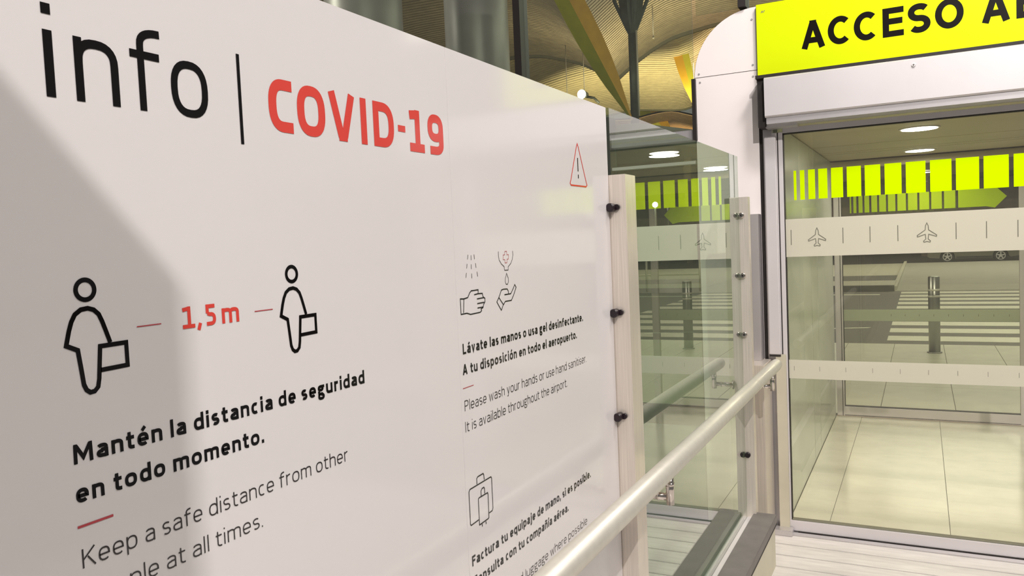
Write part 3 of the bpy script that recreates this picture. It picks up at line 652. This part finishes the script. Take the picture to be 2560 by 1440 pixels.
def strut(name, p0, p1, widths, mats, label, thick=1.0, ridge=(0.1, -1, .3)):
    """tapered spindle of four faces, two tones; one mesh per face pair"""
    t = thing(name, p0, label, 'strut', 'yellow roof struts')
    P0, P1 = Vector(p0), Vector(p1); d = (P1 - P0).normalized()
    view = Vector(ridge).normalized(); side = d.cross(view).normalized(); out = side.cross(d).normalized()
    n = len(widths) - 1
    def ring(i):
        c = P0.lerp(P1, i / n); h = widths[i] / 2
        return c - side * h, c + side * h, c + out * h * thick, c - out * h * thick
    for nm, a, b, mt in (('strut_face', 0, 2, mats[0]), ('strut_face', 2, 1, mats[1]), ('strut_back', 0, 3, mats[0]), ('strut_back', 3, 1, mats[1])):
        vs, fs = [], []
        for i in range(n + 1):
            q = ring(i); vs += [q[a], q[b]]
            if i: j = 2 * i; fs.append((j - 2, j - 1, j + 1, j))
        mesh_obj(nm, vs, fs, mt, t, True)
    return t
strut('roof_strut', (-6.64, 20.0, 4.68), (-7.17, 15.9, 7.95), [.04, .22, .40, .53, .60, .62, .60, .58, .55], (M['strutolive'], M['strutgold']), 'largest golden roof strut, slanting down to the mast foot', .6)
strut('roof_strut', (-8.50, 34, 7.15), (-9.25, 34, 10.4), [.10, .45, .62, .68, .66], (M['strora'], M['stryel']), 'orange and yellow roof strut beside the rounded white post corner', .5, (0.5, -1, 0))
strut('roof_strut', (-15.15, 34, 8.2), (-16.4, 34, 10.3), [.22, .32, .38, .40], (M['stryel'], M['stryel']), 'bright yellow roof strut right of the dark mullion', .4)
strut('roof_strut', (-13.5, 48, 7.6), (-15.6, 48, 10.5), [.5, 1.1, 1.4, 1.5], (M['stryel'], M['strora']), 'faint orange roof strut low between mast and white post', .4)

# ================================================================== timber roof
rf = thing('ceiling_timber_roof', (-6, 30, 9), kind='structure')
TH = math.radians(13.7); UX, UY = -math.sin(TH), math.cos(TH); VX, VY = math.cos(TH), math.sin(TH)
def uv(u, v, z): return (u * UX + v * VX, u * UY + v * VY, z)
def smooth_profile(pts, step=.18):
    out = []; n = len(pts)
    for i in range(n - 1):
        p0, p1, p2, p3 = pts[max(i - 1, 0)], pts[i], pts[i + 1], pts[min(i + 2, n - 1)]
        k = max(1, int((p2[0] - p1[0]) / step))
        for j in range(k):
            t = j / k; t2, t3 = t * t, t * t * t
            m1 = (p2[1] - p0[1]) / (p2[0] - p0[0]) * (p2[0] - p1[0]); m2 = (p3[1] - p1[1]) / (p3[0] - p1[0]) * (p2[0] - p1[0])
            z = (2 * t3 - 3 * t2 + 1) * p1[1] + (t3 - 2 * t2 + t) * m1 + (-2 * t3 + 3 * t2) * p2[1] + (t3 - t2) * m2
            out.append((p1[0] + (p2[0] - p1[0]) * t, z))
    out.append(pts[-1]); return out
def bay(prof, u0, u1, pitch, wid, mt, lift=lambda u, v: 0, edge=0.35):
    prof = smooth_profile(prof, .3)
    vs, fs = [], []
    u = u0
    while u < u1 - wid:
        b = len(vs)
        for v, z in prof:
            zz = z + lift(u, v)
            vs += [uv(u, v, zz), uv(u + wid, v, zz), uv(u, v, zz + .05), uv(u + wid, v, zz + .05)]
        for i in range(len(prof) - 1):
            q = b + 4 * i; r = q + 4
            fs += [(q, q + 1, r + 1, r), (q, r, r + 2, q + 2), (q + 1, q + 3, r + 3, r + 1)]
        u += pitch
    o = mesh_obj('ceiling_slats', vs, fs, mt, rf); o['kind'] = 'stuff'
    vs, fs = [], []
    us = [u0 + (u1 - u0) * i / 6 for i in range(7)]
    for u in us:
        for v, z in prof: vs.append(uv(u, v, z + lift(u, v) + .14))
    n = len(prof)
    for a in range(6):
        for i in range(n - 1): fs.append((a * n + i, a * n + i + 1, (a + 1) * n + i + 1, (a + 1) * n + i))
    mesh_obj('roof_backing', vs, fs, M['roofback'], rf, True)
    vs, fs = [], []
    for v, z in prof:
        z += lift(u1, v)
        vs += [uv(u1, v, z - .05), uv(u1 + edge, v, z - .02), uv(u1 + edge, v, z + .5), uv(u1, v, z + .5)]
    for i in range(n - 1):
        q = 4 * i; fs += [(q, q + 1, q + 5, q + 4), (q + 1, q + 2, q + 6, q + 5), (q, q + 4, q + 7, q + 3)]
    mesh_obj('roof_edge', vs, fs, M['fascia'], rf, True)
b1 = [(-18.5, 8.0), (-16.8, 8.69), (-15.67, 9.25), (-14.41, 9.36), (-13.06, 8.59), (-11.81, 7.85), (-10.36, 8.27), (-9.02, 8.61), (-7.72, 8.71), (-6.77, 8.74), (-5.79, 8.69), (-5.14, 8.52), (-4.45, 8.32), (-3.8, 7.99), (-3.42, 7.69), (-3.07, 7.46), (-2.69, 7.76), (-2.19, 8.15), (-1.68, 8.48), (-0.93, 8.85), (-0.18, 9.03), (0.76, 9.2), (1.77, 9.21), (2.85, 8.95), (4.5, 8.3), (6, 7.8)]
bay(b1, 11.0, 30.0, .225, .155, M['slat'])
b2 = [(-24, 8.2), (-20, 9.0), (-16, 8.4), (-13, 7.7), (-10.92, 7.97), (-9.93, 8.27), (-8.0, 8.65), (-6.11, 9.11), (-4.28, 9.39), (-3.21, 9.43), (-2.15, 9.33), (-0.77, 9.28), (0.09, 9.6), (0.95, 10.1), (1.96, 10.41), (4, 10.2), (7, 9)]
bay(b2, 30.6, 46.0, .36, .25, M['slat2'], lambda u, v: -.055 * max(0, u - 36))
b3 = [(-20, 8.2), (-12, 8.3), (-7.91, 8.68), (-5.58, 8.49), (-3.69, 8.44), (-2.62, 8.62), (-1.55, 8.69), (-0.49, 8.4), (1.09, 7.97), (4, 8.2)]
bay(b3, 46.6, 60.0, .5, .36, M['slat3'])

# ---- canopy under mast, hanging wires, floodlights
cn = thing('canopy_slab', (-8, 21, 4.4), 'pale grey canopy slab below the mast foot outside', 'canopy')
prism('slab', [(-12.5, 20.0), (-6.55, 20.0), (-4.6, 25.5), (-12.5, 25.5)], 'z', 4.12, 4.60, M['concrete_l'], cn)
prism('slab_edge', [(-12.6, 19.9), (-6.5, 19.9), (-6.45, 20.1), (-12.6, 20.1)], 'z', 4.02, 4.14, M['mast'], cn)
for (x, y, z0, z1), lb in (((-8.93, 24, 8.0, 9.0), 'thin pale cable hanging left of the mast head'), ((-7.2, 24, 7.75, 9.2), 'thin pale cable hanging right of the mast head')):
    t = thing('hanging_cable', (x, y, z0), lb, 'cable', 'cables hanging from the timber roof')
    tube('cable', [(x, y, z0), (x, y, z1)], .018, M['wire'], t, 8)
    tube('cable_clip', [(x, y, z0), (x, y, z0 - .06)], .03, M['wire'], t, 8)
def flood(x, y, z, r, label):
    t = thing('floodlight', (x, y, z), label, 'floodlight', 'floodlights under the timber roof')
    tube('lens', [(x + .02, y - .16, z), (x + .02, y - .14, z)], [r * .96, r], M['floodglow'], t, 28)
    tube('housing', [(x + .02, y - .139, z), (x + .04, y + .22, z + .03)], [r * 1.06, r * .6], M['mast'], t, 24)
    tube('bracket_arm', [(x + .05, y + .12, z - .04), (x + .34, y + .15, z - .12), (x + .5, y + .2, z - .3)], .045, M['mast'], t, 10)
    tube('bracket_arm', [(x + .05, y + .05, z + .1), (x - .1, y + .4, z + 1.9)], .015, M['wire'], t, 8)
flood(-9.99, 25, 6.47, .15, 'glaring round white floodlight under the roof just above the info board edge')
flood(-10.62, 25, 6.43, .11, 'second floodlight half hidden by the top edge of the info board')

# ================================================================== street things
def bollard(x, y, label):
    t = thing('bollard', (x, y, 0), label, 'bollard', 'steel bollards along the kerb')
    r = .066
    tube('shaft', [(x, y, 0), (x, y, .955), (x, y, .968)], [r, r, r * .8], M['bollard'], t, 32)
    for z in (.795, .715):
        tube('reflective_band', [(x, y, z - .012), (x, y, z + .012)], r + .002, M['reflect'], t, 32)
    tube('base_ring', [(x, y, 0), (x, y, .015)], r + .02, M['bollard'], t, 32)
bollard(.135, 11.22, 'steel bollard before the zebra crossing seen through the glass door')
bollard(1.42, 11.10, 'steel bollard right of the doorway, mirrored in the guard glass')
bollard(-2.4, 11.3, 'steel bollard outside behind the frosted facade glass left of the door')
car = thing('car', (2.9, 50.5, -.46), 'grey green parked car with alloy wheels beyond the pale paving', 'car')
X0, Yc, Z0 = .30, 49.9, -.46
bp = [(0, .35), (.05, .62), (.35, .78), (1.15, .90), (1.75, 1.35), (2.2, 1.44), (3.3, 1.42), (3.95, 1.05), (4.35, .98), (4.45, .60), (4.42, .30), (3.95, .22)]
def arch_pts(cx, r): return [(cx + r * math.cos(a), .30 + r * math.sin(a)) for a in [i * PI / 8 for i in range(0, 9)]]
low = [(3.95, .22)] + arch_pts(3.50, .37) + [(3.12, .20), (1.36, .20)] + arch_pts(.98, .37) + [(.6, .22), (.1, .25)]
body_poly = [(X0 + a, Z0 + b) for a, b in bp[:-1] + low]
prism('body', body_poly, 'y', Yc, Yc + 1.7, M['carpaint'], car)
prism('side_window', [(X0 + a, Z0 + b) for a, b in ((1.3, .93), (1.82, 1.30), (2.25, 1.37), (3.2, 1.35), (3.7, 1.02))], 'y', Yc - .01, Yc + .0, M['carglass'], car)
box('door_sill', X0 + 1.4, X0 + 3.1, Yc - .02, Yc, Z0 + .22, Z0 + .30, M['tyre'], car)
for cx in (.98, 3.50):
    for yy in (Yc - .01, Yc + 1.5):
        wl = tube('wheel', [(X0 + cx, yy, Z0 + .30), (X0 + cx, yy + .2, Z0 + .30)], .31, M['tyre'], car, 32)
        if yy < Yc:
            tube('rim_disc', [(X0 + cx, yy - .012, Z0 + .30), (X0 + cx, yy - .004, Z0 + .30)], .205, M['tyre'], wl, 28)
            tube('rim_ring', [(X0 + cx, yy - .02, Z0 + .30), (X0 + cx, yy - .013, Z0 + .30)], [.06, .07], M['rim'], wl, 20)
            vs, fs = [], []
            for i in range(48):
                a = 2 * PI * i / 48
                for r in (.19, .225): vs.append((X0 + cx + r * math.cos(a), yy - .016, Z0 + .30 + r * math.sin(a)))
                j = (i + 1) % 48; fs.append((2 * i, 2 * i + 1, 2 * j + 1, 2 * j))
            mesh_obj('rim_edge', vs, fs, M['rim'], wl)
            for sp in range(5):
                a = sp * 2 * PI / 5 + .3
                ca, sa = math.cos(a), math.sin(a); v = [(.05, -.035), (.05, .035), (.20, .022), (.20, -.022)]
                mesh_obj('rim_spoke', [(X0 + cx + p * ca - q * sa, yy - .018, Z0 + .30 + p * sa + q * ca) for p, q in v], [(0, 1, 2, 3)], M['rim'], wl)
bd = thing('parking_building', (0, 62, 0), 'dark concrete parking building far across the road', 'building')
box('back_wall', -60, 60, 68, 68.4, -.5, 8.2, M['concrete'], bd)
for i in range(3):
    box('floor_deck', -60, 60, 60, 68, 2.2 + 2.7 * i, 2.6 + 2.7 * i, M['concrete'], bd)
    box('parapet', -60, 60, 59.9, 60.05, 2.3 + 2.7 * i, 3.1 + 2.7 * i, M['concrete'], bd)
for i in range(13):
    box('pillar', -48 + 8 * i, -47.5 + 8 * i, 60.2, 60.7, -.46, 8.0, M['concrete'], bd)
for i, (x, y, z) in enumerate(((-7, 40, 3.0), (-12.2, 40, 3.3), (-4.2, 44, 3.4), (6.5, 44, 3.4), (10, 40, 3.3), (13.5, 40, 3.0))):
    lb = ['left-hand', 'leftmost', 'middle', 'right-hand', 'farther right-hand', 'rightmost'][i]
    t = thing('street_lamp', (x, y, 0), lb + ' small round street lamp glowing across the road', 'street lamp', 'street lamps across the road')
    tube('pole', [(x, y, 0), (x, y, z - .1)], .05, M['mast'], t, 10)
    bm = bmesh.new(); bmesh.ops.create_uvsphere(bm, u_segments=16, v_segments=10, radius=.14); me = bpy.data.meshes.new('globe'); bm.to_mesh(me); bm.free()
    link('globe', me, M['floodglow'], t, (x, y, z))
rl = thing('street_railing', (6, 26, 0), 'grey tubular railing along the island at the crossing end', 'railing')
tube('top_bar', [(4.1, 22.6, 1.0), (12, 22.6, 1.0)], .035, M['reflect'], rl, 10)
tube('lower_bar', [(4.1, 22.6, .5), (12, 22.6, .5)], .03, M['reflect'], rl, 10)
for i in range(6):
    tube('railing_post', [(4.1 + 1.58 * i, 22.6, 0), (4.1 + 1.58 * i, 22.6, 1.0)], .035, M['reflect'], rl, 10)
tk = thing('added_screen_cabinet', (7.2, 23.5, .12), 'added cabinet beyond the crossing, blue glow standing in for a reflected indoor screen', 'machine')  # invented cabinet, placed so its glow replaces an indoor screen's reflection
box('cabinet', 6.9, 7.6, 23.3, 23.8, 0.0, 1.75, M['concrete_l'], tk, .03)
box('screen', 7.0, 7.5, 23.285, 23.3, 1.2, 1.6, M['screen'], tk)

# ---- unseen panel added behind the camera, shaped to cast the board's shadow
hw = thing('shade_blocker', (-.3, -.62, 0), kind='structure')
box('blocker_panel', -1.2, .19, -.66, -.62, 2.65, 3.0, M['blocker'], hw)
box('blocker_leg', -1.2, -1.05, -.67, -.61, 0, 3.0, M['steel'], hw)
